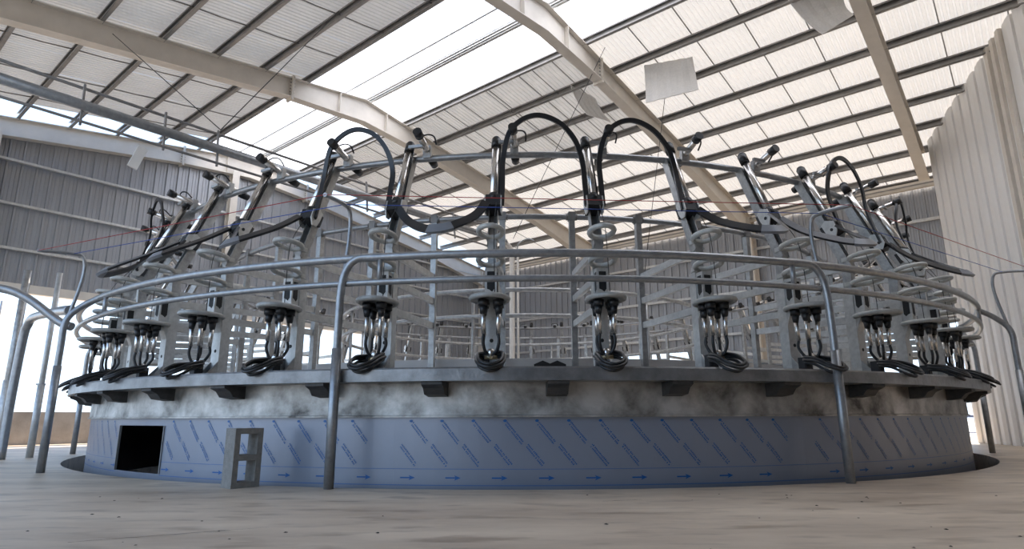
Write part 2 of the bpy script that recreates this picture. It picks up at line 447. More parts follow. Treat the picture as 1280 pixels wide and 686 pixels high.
# sag rods across the purlins
for w0, w1, n in ((10.5, 15.5, 4), (5.5, 10.5, 4), (1.25, 5.5, 3)):
    for i in range(1, n):
        w = w0 + (w1 - w0) * i / n
        for a, b in zip(pur_l[:6], pur_l[1:7]):
            pa, pb = B(a, w, roof_z(a) - .09), B(b, w, roof_z(b) - .09)
            MB().tube([pa, (pa + pb) / 2 + Vector((0, 0, -.012)), pb], .012, 5).obj('sag_rod', 'galv_dark', ceil)
        for a, b in zip(pur_r[:3], pur_r[1:4]):
            if w0 < 5: continue
            pa, pb = B(a, w, roof_z(a) - .09), B(b, w, roof_z(b) - .09)
            MB().tube([pa, pb], .008, 5).obj('sag_rod', 'galv_dark', ceil)

# ---- loose panels hanging from the purlins
def loose(corners, label, bend=0.03):
    n = 8; v = []; f = []; c = [Vector(p) for p in corners]        # tl, tr, br, bl
    nrm = (c[1] - c[0]).cross(c[3] - c[0]).normalized(); ctr = sum(c, Vector()) / 4
    for j in range(n + 1):
        for i in range(n + 1):
            a, b = i / n, j / n
            p = (c[0] * (1 - a) + c[1] * a) * (1 - b) + (c[3] * (1 - a) + c[2] * a) * b
            p = p + nrm * (bend * math.sin(PI * b) + .006 * (1 if i % 2 else -1)) - ctr
            v.append(p)
    N = n + 1
    top = len(v); v = v + [p - nrm * .018 for p in v]
    for j in range(n):
        for i in range(n):
            q = (j * N + i, j * N + i + 1, (j + 1) * N + i + 1, (j + 1) * N + i)
            f.append(q); f.append(tuple(x + top for x in reversed(q)))
    edge = [i for i in range(N)] + [j * N + n for j in range(1, N)] + [n * N + i for i in range(n - 1, -1, -1)] + [j * N for j in range(n - 1, 0, -1)]
    for a, b in zip(edge, edge[1:] + edge[:1]): f.append((b, a, a + top, b + top))
    o = MB().add(v, f).obj('loose_ceiling_panel', 'loose', None, ctr)
    return tag(o, label, 'panel', 'loose panels hanging from the roof')

# ---- gable wall (far left)
wl = thing('wall_left', 'grey ribbed steel gable wall above an open bay', None, B(0, W_END, 0), 0, None, 'structure')
invW = Matrix.Translation(-B(0, W_END, 0))
def rel(mbx, inv): mbx.v = [tuple(inv @ Vector(v)) for v in mbx.v]; return mbx
def clad_profile(p, depth):
    # across one pitch: flat pan with a raised trapezoid rib and two small stiffening ribs
    return [(0, 0), (.05, depth), (.17, depth), (.22, 0), (.46, 0), (.49, depth * .16), (.52, 0), (.74, 0), (.77, depth * .16), (.80, 0)]
def clad(par, inv, P0, along, width, z0f, z1f, pitch, nper, m, normal, depth=.042, prof_f=clad_profile):
    # cladding panels standing side by side; z0f and z1f give bottom and top at a distance along
    al = along.normalized(); tot = width; npan = max(1, round(tot / (pitch * nper))); pw = tot / npan
    for i in range(npan):
        s0 = i * pw; w_ = pw; p = w_ / nper; prof = []
        for k in range(nper): prof += [(s0 + k * p + a * p, d) for a, d in prof_f(p, depth)]
        prof.append((s0 + w_, prof[0][1]))
        v = []; f = []
        for j, (s_, d) in enumerate(prof):
            q = P0 + al * s_ + normal * d
            v += [Vector((q.x, q.y, z0f(s_))), Vector((q.x, q.y, z1f(s_)))]
            if j: f.append((2 * j - 2, 2 * j, 2 * j + 1, 2 * j - 1))
        rel(MB().add(v, f), inv).obj('cladding_panel', m, par)
wallW = W_END + .12
UO = 12.0
clad(wl, invW, B(-2.2, wallW, 0), Uv, UO + 2.2, lambda s_: 3.15, lambda s_: roof_z(-2.2 + s_) - .22, .25, 4, 'clad', -Wv)
clad(wl, invW, B(UO, wallW, 0), Uv, U_EAVE - UO, lambda s_: 0.0, lambda s_: roof_z(UO + s_) - .22, .25, 4, 'clad', -Wv)
for z in (5.72, 4.80, 3.88):
    rel(MB().bar(B(-2.2, W_END + .02, z), B(U_EAVE, W_END + .02, z), .09, .05), invW).obj('girt', 'galv_light', wl)
for z in (2.3, 1.2):
    rel(MB().bar(B(UO, W_END + .02, z), B(U_EAVE, W_END + .02, z), .09, .05), invW).obj('girt', 'galv_light', wl)
rel(MB().bar(B(-2.2, W_END, 3.08), B(UO, W_END, 3.08), .16, .18), invW).obj('lintel_beam', 'cream', wl)
for u in (2.1, 7.0, 12.0):
    mbx = MB(); zt = roof_z(u) - .5; zb = 3.1 if u == 7.0 else 0
    for dw in (-.1, .1): mbx.bar(B(u, W_END - .05 + dw, zb), B(u, W_END - .05 + dw, zt), .18, .016, Wv)
    mbx.bar(B(u, W_END - .05, zb), B(u, W_END - .05, zt), .014, .2, Wv)
    if u == 2.1: mbx = MB(); [mbx.bar(B(u, W_END - .05 + dw, 0), B(u, W_END - .05 + dw, zt), .18, .016, Wv) for dw in (-.1, .1)]; mbx.bar(B(u, W_END - .05, 0), B(u, W_END - .05, zt), .014, .2, Wv)
    rel(mbx, invW).obj('gable_post', 'cream', wl)
lw = thing('wall_low', 'low bare concrete wall under the open bay', None, B(0, W_END + .3, 0), 0, None, 'structure')
for i in range(8):
    ua = -7 + i * 2.4
    mbx = MB(); p = [B(ua + .006, W_END + .25, -.05), B(ua + 2.394, W_END + .25, -.05), B(ua + 2.394, W_END + .25, .66 + random.uniform(-.012, .012)), B(ua + .006, W_END + .25, .66 + random.uniform(-.012, .012))]
    rel(mbx.prism(p, Wv * .15), Matrix.Translation(-B(0, W_END + .3, 0))).obj('concrete_slab', 'lowwall', lw)

# ---- eave wall (back right)
wb = thing('wall_back', 'grey ribbed steel side wall behind the platform', None, B(U_EAVE, 0, 0), 0, None, 'structure')
invB = Matrix.Translation(-B(U_EAVE, 0, 0))
zt = roof_z(U_EAVE) - .12
def eave_span(w0, w1, zb):
    clad(wb, invB, B(U_EAVE + .1, w0, 0), Wv, w1 - w0, lambda s_: zb, lambda s_: zt, .25, 4, 'clad', -Uv)
eave_span(10.0, 15.6, 0); eave_span(7.0, 10.0, 2.35); eave_span(3.2, 7.0, 0); eave_span(0.5, 3.2, 2.6); eave_span(-3, 0.5, 0)
for z in (5.05, 3.9, 2.75): rel(MB().bar(B(U_EAVE, -3, z), B(U_EAVE, 15.6, z), .05, .07), invB).obj('girt', 'galv_light', wb)
for z in (1.5,):
    for a, b in ((10.0, 15.6), (3.2, 7.0)): rel(MB().bar(B(U_EAVE, a, z), B(U_EAVE, b, z), .05, .07), invB).obj('girt', 'galv_light', wb)
rel(MB().bar(B(U_EAVE - .06, -3, zt - .02), B(U_EAVE - .06, 15.6, zt - .02), .10, .16), invB).obj('eave_beam', 'cream', wb)

# ---- unseen walls added behind and left of the camera to cut front light
wf = thing('wall_front_added', 'added unseen ribbed steel wall behind the camera', None, B(0, -8, 0), 0, None, 'structure')
clad(wf, Matrix.Translation(-B(0, -8, 0)), B(U_LEFT, -8, 0), Uv, U_EAVE - U_LEFT, lambda s_: 0.0, lambda s_: roof_z(U_LEFT + s_), .5, 4, 'clad', Wv)
wsd = thing('wall_side_added', 'added unseen ribbed steel side wall left of the camera', None, B(U_LEFT, 0, 0), 0, None, 'structure')
clad(wsd, Matrix.Translation(-B(U_LEFT, 0, 0)), B(U_LEFT - .2, -8, 0), Wv, 8.5, lambda s_: 0.0, lambda s_: roof_z(U_LEFT), .5, 4, 'clad', Uv)

# ---- pale partition wall on the right
P0 = Vector((9.08, 12.35, 0)); P1 = Vector((8.22, 9.2, 0)); pd = (P1 - P0).normalized(); pn = Vector((-pd.y, pd.x, 0))
if pn.x > 0: pn = -pn
wr = thing('wall_right', 'tall pale ribbed cladding wall rising to the roof', None, P0, 0, None, 'structure')
invP = Matrix.Translation(-P0)
def part_top(s_):
    q = P0 + pd * s_; return roof_z(q.dot(Uv)) - .02
clad(wr, invP, P0, pd, 6.4, lambda s_: 0.0, part_top, .34, 3, 'clad_white', pn, .07, lambda p, d: [(0, d), (.30, d * 1.2), (.62, d), (.66, 0), (.82, 0), (.86, d)])
mbx = MB(); mbx.bar(P0 - pn * .03, P0 - pn * .03 + Vector((0, 0, part_top(0))), .06, .10, pn); rel(mbx, invP).obj('edge_trim', 'clad_white', wr)
for s_ in (3.0, 3.22, 3.44):
    q = P0 + pd * s_ + pn * .09; rel(MB().bar(q, q + Vector((0, 0, part_top(s_) - .02)), .10, .08, pn), invP).obj('cream_upright', 'cream', wr)
for s_ in range(7):
    q = P0 + pd * (.4 + s_ * .25) + pn * .045
    for z in (4.55 + .06 * s_,): rel(MB().cone(q, q + pn * .012, .012, .012, 6), invP).obj('screw', 'galv_dark', wr)

# ================================================================ ROTARY PLATFORM
NB = 44; STEP = 360.0 / NB; PHI0 = -3.33
DECK = 0.92; RP = 6.30
plat = thing('rotary_platform', 'large round galvanised milking platform with blue film skirt', 'platform', (CX, CY, 0))
MB().lathe([(6.44, .769), (6.69, .769), (6.69, .858), (6.682, .871), (4.85, .871), (4.85, .83), (6.40, .83)], 220).obj('deck_rim', 'rim', plat)
MB().lathe([(6.40, .80), (6.435, .78), (6.437, .60), (6.440, .522), (6.456, .519), (6.456, .505), (6.40, .505)], 220).obj('band', 'band', plat)
MB().lathe([(0.0, .82), (4.85, .82), (4.85, .871)], 90).obj('centre_island', 'kerb', plat)
MB().lathe([(4.96, .871), (4.96, 1.09), (4.92, 1.095), (4.92, .871)], 160).obj('inner_kerb', 'kerb', plat)
# dark ventilation notches on the inner kerb
for ph in (1.3, 3.0):
    a = math.radians(ph); mbx = MB()
    v = []
    for dp, z in ((-.09, 1.03), (.0, 1.068), (.09, 1.03), (.09, .98), (-.09, .98)):
        q = math.radians(ph) + dp / 4.96; v.append((4.966 * math.sin(q), -4.966 * math.cos(q), z))
    mbx.prism(v, (0, .006, 0)).obj('kerb_notch', 'slot', plat)
# brackets under the rim
bm_ = MB().prism([(-.08, -6.66, .769), (-.08, -6.66, .745), (-.08, -6.60, .72), (-.08, -6.56, .675), (-.08, -6.43, .66), (-.08, -6.43, .769)], (.16, 0, 0)).mesh('rim_bracket', 'dark_steel')
for k in range(NB):
    o = inst('rim_bracket', bm_, plat); o.rotation_euler = (0, 0, math.radians(PHI0 + k * STEP - 3.6))
# skirt panels wrapped in printed blue film
RF = 6.42
def cyl_quad(mbx, pts, off=.0022):
    v = [((RF + off) * math.sin(s / RF), -(RF + off) * math.cos(s / RF), z) for s, z in pts]
    mbx.add(v, [tuple(range(len(v)))])
OP0, OP1, OZ0, OZ1 = -40.0, -31.9, 0.015, .44
bounds = [-180, -150, -120, -100, -70, -40.0, -31.9, -10, 20, 50, 75, 100, 130, 155, 180]
for a0, a1 in zip(bounds[:-1], bounds[1:]):
    gap = .0015
    n = max(4, int((a1 - a0) / 1.5))
    if a0 == OP0:
        p = MB().lathe([(RF - .012, OZ1), (RF, OZ1), (RF, .512)], n, (0, 0, 0), a0, a1).obj('skirt_lintel', 'film', plat)
        p = MB().lathe([(RF, -.3), (RF, OZ0), (RF - .012, OZ0)], n, (0, 0, 0), a0, a1)
        p = p.obj('skirt_panel', 'film', plat)
        for aa in (a0, a1):
            q = math.radians(aa)
            MB().bar((RF * math.sin(q), -RF * math.cos(q), OZ0), (RF * math.sin(q), -RF * math.cos(q), OZ1), .012, .02, (math.sin(q), -math.cos(q), 0)).obj('opening_edge', 'galv_dark', p)
        continue
    p = MB().lathe([(RF, -.3), (RF, .512)], n, (0, 0, 0), a0 + gap, a1 - gap).obj('skirt_panel', 'film', plat)
    if a1 < -100 or a0 > 100: continue
    ink = MB(); txt = MB(); s0, s1 = math.radians(a0) * RF, math.radians(a1) * RF
    kk = math.ceil(s0 / .245)
    while kk * .245 < s1 - .16:
        s = kk * .245
        for (ds, zt_) in ((0.0, .465), (-.085, .300)):
            if s + ds < s0: continue
            for line in (0, 1):
                # short glyph strokes along a line that runs down to the right
                t = 0.0
                while t < .185:
                    gl = random.uniform(.005, .010); hgt = random.uniform(.009, .013)
                    ca, sa = math.cos(math.radians(-50)), math.sin(math.radians(-50))
                    oy = -.028 * line
                    def PT(x, y): return (s + ds + .018 * line * .6 + x * ca - (y + oy) * sa, zt_ + x * sa + (y + oy) * ca)
                    cyl_quad(txt, [PT(t, 0), PT(t + gl, 0), PT(t + gl, hgt), PT(t, hgt)])
                    t += gl + (.004 if random.random() < .85 else .012)
        # dot along the top edge
        cyl_quad(ink, [(s - .01 + .015 * math.cos(q * PI / 4), .478 + .010 * math.sin(q * PI / 4)) for q in range(8)])
        kk += 1
    kk = math.ceil(s0 / .355)
    while kk * .355 < s1 - .13:
        s = kk * .355; z = .058
        cyl_quad(ink, [(s, z - .005), (s + .08, z - .005), (s + .08, z + .005), (s, z + .005)])
        cyl_quad(ink, [(s + .068, z - .019), (s + .118, z), (s + .068, z + .019), (s + .08, z)])
        kk += 1
    ink.obj('printed_marks', 'ink', p)['kind'] = 'stuff'
    txt.obj('printed_lettering', 'ink_text', p)['kind'] = 'stuff'
    ns = max(6, int((s1 - s0) / .12))
    for z, h in ((.122, .0022), (.004, .0035)):
        ln = MB()
        for i in range(ns):
            a, b = s0 + (s1 - s0) * i / ns, s0 + (s1 - s0) * (i + 1) / ns
            cyl_quad(ln, [(a, z - h), (b, z - h), (b, z + h), (a, z + h)])
        ln.obj('printed_line', 'ink2', p)

# ================================================================ STALLS
def oval(cx, cy, z, rx, ry, n=20, tilt=0.0):
    return [(cx + rx * math.sin(2 * PI * k / n), cy - ry * math.cos(2 * PI * k / n), z + tilt * math.cos(2 * PI * k / n)) for k in range(n)]
A0 = Vector((0, .04, 1.02)); A1 = Vector((0, .45, 2.0)); AD = (A1 - A0).normalized(); AN = Vector((0, -AD.z, AD.y))
def arm(t, out=0.0, x=0.0):            # point on the leaning arm: t = height above the deck
    return A0 + AD * ((t - A0.z) / AD.z) + AN * out + Vector((x, 0, 0))
def make_stall():
    t = thing('milking_stall_post', 'x', 'stall post')
    b = MB()                            # lower hollow post with an open slot in its front
    x, d = .056, .10
    b.box(-x, -x + .008, 0, d, -.05, .78); b.box(x - .008, x, 0, d, -.05, .78); b.box(-x + .008, x - .008, d - .008, d, -.05, .78)
    b.box(-x + .008, x - .008, 0, .008, -.05, .55); b.box(-x + .008, x - .008, 0, .008, .735, .78)
    b.box(-x + .008, -x + .030, 0, .008, .55, .735); b.box(x - .030, x - .008, 0, .008, .55, .735)
    b.box(-x, x, 0, d, .78, .788)
    p = b.obj('lower_post', 'galv_light', t)
    st = MB().box(-.048, .048, -.095, .0, .53, .775).obj('slot_tube', 'galv_light', p)
    def slot(f):                        # black plate on a tube face, painting the shade inside a pointed slot
        return [f(a, z) for a, z in ((-.030, .745), (.030, .745), (.030, .60), (.012, .575), (-.010, .592), (-.030, .60))]
    MB().prism(slot(lambda a, z: (a, -.0962, z)), (0, .004, 0)).obj('slot', 'slot', st)
    MB().prism(slot(lambda a, z: (-.0492, a - .048, z)), (.004, 0, 0)).obj('slot', 'slot', st)
    MB().prism(slot(lambda a, z: (.0492, a - .048, z)), (-.004, 0, 0)).obj('slot', 'slot', st)
    MB().cone((0, -.001, .19), (0, .003, .19), .016, .016, 12).obj('bolt_hole', 'slot', p)
    MB().bar((0, .05, .78), (0, .04, 1.06), .070, .085, (0, 1, 0)).obj('neck', 'galv', t)
    b = MB()                            # leaning channel
    c0, c1 = arm(.98), arm(2.0)
    b.bar(c0 - AN * .04, c1 - AN * .04, .08, .008, AN)
    for s in (-1, 1): b.bar(c0 + Vector((s * .037, 0, 0)), c1 + Vector((s * .037, 0, 0)), .007, .085, AN)
    b.obj('leaning_channel', 'galv', t)
    b = MB().bar(arm(1.33, .045), arm(1.44, .045), .135, .15, AN); b.obj('pivot_block', 'black_matt', t)
    for s in (-1, 1):
        lug = [arm(1.36, .06 - .055), arm(1.30, .02), arm(1.28, .08), arm(1.33, .125), arm(1.42, .13), arm(1.47, .06), arm(1.45, .0)]
        o = MB().prism([q + Vector((s * .070 - .005, 0, 0)) for q in lug], (.010, 0, 0)).obj('lug_plate', 'galv_light', t)
        MB().cone(arm(1.355, .075, s * .074), arm(1.355, .075, s * .080), .016, .016, 10).obj('bolt', 'black_matt', o)
    b = MB().cone(arm(1.42, .085), arm(2.06, .085), .034, .034, 14); cy = b.obj('lift_cylinder', 'chrome', t)
    MB().cone(arm(2.02, .085), arm(2.115, .085), .045, .045, 14).cone(arm(2.115, .085), arm(2.14, .085), .045, .030, 14).obj('cylinder_cap', 'black', cy)
    MB().cone(arm(1.40, .085), arm(1.46, .085), .044, .044, 14).obj('cylinder_foot', 'black', cy)
    MB().tube([arm(1.44, .06, .048), arm(1.75, .075, .045), arm(2.03, .075, .043)], .008, 6).obj('air_line', 'black', t)
    # radial release cylinder beside the top of the arm
    q0, q1 = Vector((.17, .18, 2.13)), Vector((.17, .60, 2.03)); qd = (q1 - q0).normalized()
    rc = MB().cone(q0, q1, .031, .031, 12).obj('release_cylinder', 'chrome', t)
    MB().cone(q0 - qd * .05, q0 + qd * .03, .042, .042, 12).obj('end_cap', 'black', rc)
    MB().cone(q1 - qd * .05, q1 + qd * .05, .044, .036, 12).obj('end_cap', 'black', rc)
    MB().bar((.17, .43, 2.0), (.17, .43, 2.12), .075, .05, (0, 1, 0)).obj('clamp', 'galv', rc)
    MB().tube(smooth_path([(.17, .26, 2.15), (.24, .26, 2.16), (.28, .30, 2.15), (.28, .36, 2.10)], 4), .008, 6).obj('trigger_rod', 'black', rc)
    MB().bar((.03, .30, 2.07), (.17, .30, 2.07), .028, .028).obj('cross_stub', 'galv', rc)
    for z, nm in ((1.075, 0), (.83, 1)):
        hp = MB().tube(oval(0, -.125, z, .098, .135, 20, .012), .023, 8, True).obj('hoop', 'hoop', t)
        MB().bar((0, .0, z - .01), (0, .07, z - .01), .10, .04).obj('hoop_lug', 'hoop', hp)
    pl = MB().tube(oval(0, -.175, .50, .145, .195, 24), .021, 8, True)
    prof = oval(0, -.175, .502, .14, .19, 24)
    pl.add(prof + [(0, -.175, .525)] + [(a, b_, c - .014) for a, b_, c in prof] + [(0, -.175, .510)],
           [(k, (k + 1) % 24, 24) for k in range(24)] + [(25 + (k + 1) % 24, 25 + k, 49) for k in range(24)], True)
    pl = pl.obj('holder_plate', 'plate', t)
    MB().prism([(-.052, .0, .5), (-.052, -.06, .5), (-.052, -.03, .45), (-.052, .0, .36)], (.104, 0, 0)).obj('plate_bracket', 'galv_light', pl)
    ft = MB().prism([(-.055, .0, -.05), (-.055, -.13, -.05), (-.055, -.10, -.02), (-.055, .0, .09)], (.012, 0, 0)).prism([(.043, .0, -.05), (.043, -.13, -.05), (.043, -.10, -.02), (.043, .0, .09)], (.012, 0, 0))
    ft.obj('foot_gusset', 'galv', t)
    bx = MB().box(-.085, -.005, -.17, -.10, -.048, .07); bx.box(-.078, -.012, -.18, -.17, -.03, .06); bx.obj('valve_box', 'black_matt', t)
    MB().tube(smooth_path([arm(1.34, .13, .03), (.03, -.13, 1.1), (.035, -.16, .8), (.04, -.165, .53)], 4), .0035, 5).obj('pull_cord', 'twine', t)
    return t
def make_cluster():
    t = thing('milking_cluster', 'x', 'milking cluster')
    cy = -.165
    claw = Vector((0, cy - .01, .068))
    for sx, sy in ((-1, -1), (1, -1), (-1, 1), (1, 1)):
        tp = Vector((sx * .058, cy + sy * .055, .485)); md = Vector((sx * .062, cy + sy * .058, .385)); bt = Vector((sx * .056, cy + sy * .054, .215))
        cup = MB().cone(md + Vector((0, 0, .02)), bt, .0205, .0175, 12).obj('teat_cup', 'chrome', t)
        MB().cone(tp, (tp + md) / 2, .046, .042, 10).cone((tp + md) / 2 + Vector((0, 0, .004)), md - Vector((0, 0, .01)), .034, .024, 10).obj('rubber_mouthpiece', 'black', cup)
        MB().tube(smooth_path([bt, bt + Vector((sx * .006, sy * .004, -.06)), claw + Vector((sx * .042, sy * .03, .015)), claw + Vector((sx * .01, sy * .01, .0))], 6), .0125, 7).obj('milk_tube', 'black', cup)
    MB().lathe([(0, .04), (.022, .035), (.034, .015), (.034, -.012), (.02, -.03), (0, -.034)], 14, claw, smooth=True).obj('claw', 'chrome', t)
    MB().cone(claw + Vector((-.05, .0, -.03)), claw + Vector((.05, .0, -.03)), .016, .016, 8).cone(claw + Vector((0, .05, -.035)), claw + Vector((0, -.05, -.035)), .014, .014, 8).obj('fitting', 'brass', t)
    for i in range(3):
        w = .095 + .014 * (i % 2); z = .012 + .022 * i; far = -.43 - .03 * (i % 2) - .02 * i
        pts = [(-.02, cy + .03, z + .02), (-w * .9, cy - .03, z + .01), (-w, (cy + far) / 2, z - .01), (-w * .8, far + .04, z - .065), (0, far - .005, z - .095), (w * .8, far + .04, z - .065), (w, (cy + far) / 2, z - .01), (w * .9, cy - .03, z + .02), (.02, cy + .03, z + .03)]
        MB().tube(smooth_path(pts, 5), .0125, 7).obj('coiled_hose', 'black', t)
    MB().tube(smooth_path([claw, claw + Vector((-.05, .04, -.02)), (-.045, -.11, .06)], 4), .011, 6).obj('pulse_tube', 'black', t)
    return t
def make_divider():
    t = thing('stall_divider', 'x', 'stall divider')
    ip = MB().bar((0, 0, -.05), (0, 0, 1.66), .058, .058, (0, 1, 0)).obj('inner_post', 'galv', t)
    MB().box(-.036, .036, -.036, .036, 1.60, 1.69).obj('post_clamp', 'galv_dark', ip)
    for z in (1.01, .755, .50):
        r = MB().bar((0, -.005, z), (0, -1.105, z - .02), .034, .062).obj('rail', 'galv_light', t)
        MB().box(-.030, .030, -.034, -.028, z - .055, z + .055).obj('end_flange', 'galv', r)
    return t
ORD = ['', 'first', 'second', 'third', 'fourth', 'fifth', 'sixth', 'seventh', 'eighth', 'ninth', 'tenth']
def which(k):
    if k == 0: return 'nearest the camera'
    return '%s to the %s of the nearest one' % (ORD[abs(k)], 'right' if k > 0 else 'left')
st0, cl0, dv0 = make_stall(), make_cluster(), make_divider()
maps = {o.name: kid_map(o) for o in (st0, cl0, dv0)}
used = {}
def place(root, loc, rz, label, group):
    if root.name in used: o = copy_tree(root, None, maps[root.name])
    else: o = root; used[root.name] = 1
    o.location = loc; o.rotation_euler = (0, 0, rz); o['label'] = label; o['group'] = group
    return o
ks = list(range(-22, 22)); ks.sort(key=abs)
for k in ks:
    phi = PHI0 + k * STEP; a = math.radians(phi); near = -7 <= k <= 8
    place(st0, pol(phi, RP, DECK), a, ('galvanised milking stall post with chrome cylinder, ' + which(k)) if near else 'small galvanised stall post on the far side of the platform', 'stall posts around the platform' if near else 'far stall posts')
    if near: place(cl0, pol(phi, RP, DECK), a + math.radians(random.uniform(-4, 4)), 'milking cluster under the stall post ' + which(k), 'milking clusters around the platform')
    place(dv0, pol(phi, 5.10, DECK), a, ('galvanised three-rail stall divider behind the stall post ' + which(k)) if near else 'galvanised three-rail divider on the far side of the platform', 'stall dividers around the platform' if near else 'far stall dividers')

def ring(r, z, rad, n=132, a0=0, a1=360):
    if a1 - a0 >= 360: return MB().tube([(r * math.sin(2 * PI * k / n), -r * math.cos(2 * PI * k / n), z) for k in range(n)], rad, 10, True)
    return MB().tube([(r * math.sin(math.radians(a0 + (a1 - a0) * k / n)), -r * math.cos(math.radians(a0 + (a1 - a0) * k / n)), z) for k in range(n + 1)], rad, 10)
o = ring(5.84, 2.93, .031).obj('top_ring_pipe', 'pipe', None, (CX, CY, 0)); tag(o, 'grey ring pipe joining the tops of the leaning stall arms', 'ring pipe')
t = thing('inner_ring_pipe', 'grey ring pipe clamped on top of the inner divider posts', 'ring pipe', (CX, CY, 2.50))
ring(5.10, .06, .030).obj('pipe', 'pipe', t)
for k in range(NB):
    a = math.radians(PHI0 + k * STEP)
    for d in (-.05, .05):
        q = a + d / 5.1; MB().cone((5.10 * math.sin(q) - .006 * math.cos(q), -5.10 * math.cos(q) - .006 * math.sin(q), .06), (5.10 * math.sin(q) + .006 * math.cos(q), -5.10 * math.cos(q) + .006 * math.sin(q), .06), .037, .037, 10).obj('clamp_band', 'galv_dark', t)

# ---- flat black hoses looping from post to post
def stall_pt(k, x, y, z):                # local stall coordinates to world
    a = math.radians(PHI0 + k * STEP); o = pol(PHI0 + k * STEP, RP, DECK)
    return o + Vector((math.cos(a), math.sin(a), 0)) * x + Vector((-math.sin(a), math.cos(a), 0)) * y + Vector((0, 0, z))
def mid_pt(k, f, r, z): return pol(PHI0 + (k + f) * STEP, r, z)
def hose(name, pts, label, sleeve=None, w=.072):
    path = smooth_path(pts, 7); o0 = Vector(path[0])
    t = thing(name, label, 'hose', o0, 0, 'flat black hoses between the stall posts')
    path = [Vector(p) - o0 for p in path]
    out = (Vector(pts[0]) - Vector((CX, CY, pts[0][2]))).normalized()
    d = (path[1] - path[0]).normalized()
    up = out - d * out.dot(d)
    n = [k for k in range(len(path))]
    # the belt's broad side faces outwards: w along the tangent-normal, thin along up
    side = up.normalized()
    MB().sweep(path, [(-.011, -w / 2), (.011, -w / 2), (.011, w / 2), (-.011, w / 2)], False, False, side).obj('belt', 'belt', t)
    if sleeve:
        i0, i1 = int(sleeve[0] * (len(path) - 1)), int(sleeve[1] * (len(path) - 1))
        # rebuild with the same frame by sweeping the whole path and keeping a slice
        m = MB().sweep(path, [(-.014, -w / 2 - .004), (.014, -w / 2 - .004), (.014, w / 2 + .004), (-.014, w / 2 + .004)], False, False, side, caps=False)
        nf = 4; m.f = m.f[i0 * nf:i1 * nf]; m.sm = m.sm[i0 * nf:i1 * nf]
        m.obj('sleeve', 'sleeve', t)
    return t
def nm(k): return 'nearest' if k == 0 else ORD[abs(k)] + (' right' if k > 0 else ' left')
def arch(k, zt, side=.06, start_low=True, r=6.12, dz=0):
    zd = zt - DECK
    a = [stall_pt(k, .075, .10, 1.38), stall_pt(k, .078, .16, 1.62), stall_pt(k, .080, .20, 1.85), mid_pt(k, .15, r, zt - .18),
         mid_pt(k, .26, r, zt - .06), mid_pt(k, .41, r, zt), mid_pt(k, .56, r, zt - .015), mid_pt(k, .72, r, zt - .10), mid_pt(k, .85, r, zt - .26),
         stall_pt(k + 1, -.075, .19, 1.80), stall_pt(k + 1, -.070, .15, 1.60), stall_pt(k + 1, -.07, .09, 1.38)]
    hose('arched_hose', a, 'flat black hose arching above from the %s to the %s stall post' % (nm(k), nm(k + 1)), None, .044)
def sag(k, drop=.26, bulge=.30, slv=(.42, .66)):
    z = DECK + 1.36
    a = [stall_pt(k, .05, .06, 1.38), mid_pt(k, .18, 6.22 + bulge * .35, z - drop * .45), mid_pt(k, .36, 6.25 + bulge * .75, z - drop * .88), mid_pt(k, .52, 6.25 + bulge, z - drop),
         mid_pt(k, .68, 6.25 + bulge * .9, z - drop * .86), mid_pt(k, .85, 6.22 + bulge * .5, z - drop * .40), stall_pt(k + 1, -.06, .06, 1.40)]
    hose('sagging_hose', a, 'flat black hose sagging from the %s to the %s stall post' % (nm(k), nm(k + 1)), slv)
for k, zt in ((-2, 3.17), (0, 3.19), (1, 3.17), (4, 3.19), (-6, 3.15), (6, 3.15)): arch(k, zt)
for k, d_, b_ in ((-1, .26, .22), (2, .26, .42), (3, .30, .50), (5, .34, .55), (-3, .30, .45), (-4, .32, .50), (-5, .34, .55)): sag(k, d_, b_)

# ================================================================ GUARD RAIL
RR = 6.70; ZT, ZL = 1.735, 1.535
gr = thing('guard_rail', 'two-pipe galvanised guard rail curving around the platform', 'guard rail', (CX, CY, 0))
ring(RR, ZT, .033, 180).obj('top_rail', 'pipe', gr); ring(RR, ZL, .026, 180).obj('lower_rail', 'pipe', gr)
def gp(phi, r, z): return Vector((r * math.sin(math.radians(phi)), -r * math.cos(math.radians(phi)), z))
tips = []
for phi, rf, sgn in ((-43, 6.95, 1), (-13.2, 6.74, 1), (20.9, 6.74, -1), (54, 6.98, -1), (70, 6.9, -1), (-75, 6.95, 1)):
    pts = [gp(phi, rf, 0), gp(phi, rf, .6), gp(phi, rf, 1.2), gp(phi, rf - .01, 1.48), gp(phi + sgn * .25, (rf + RR) / 2, 1.64), gp(phi + sgn * .9, RR + .01, 1.725), gp(phi + sgn * 2.0, RR, ZT + .005), gp(phi + sgn * 3.0, RR, ZT)]
    p = MB().tube(smooth_path(pts, 5), .031, 10).obj('post', 'pipe', gr)
    MB().cone(gp(phi, rf, 0), gp(phi, rf, 1.02), .037, .037, 12).obj('sleeve', 'pipe', p)
    MB().tube([gp(phi + sgn * 2.6, RR, ZL), gp(phi + sgn * 2.6, RR, ZT)], .022, 8).obj('spacer_stub', 'pipe', gr)
    if abs(phi) > 60: continue
    arm_pts = [gp(phi, rf, 1.40), gp(phi, rf - .09, 1.90), gp(phi, rf - .08, 2.13), gp(phi, rf + .02, 2.175), gp(phi, rf + .32, 2.15)]
    ar = MB().tube(smooth_path(arm_pts, 5), .017, 8).obj('string_arm', 'pipe', gr)
    tips.append((arm_pts[3] + Vector((CX, CY, 0)), arm_pts[4] + Vector((CX, CY, 0))))
def line(name, pts, r, m, label, cat):
    o0 = Vector(pts[0]); return tag(MB().tube([Vector(p) - o0 for p in pts], r, 5).obj(name, m, None, o0), label, cat)
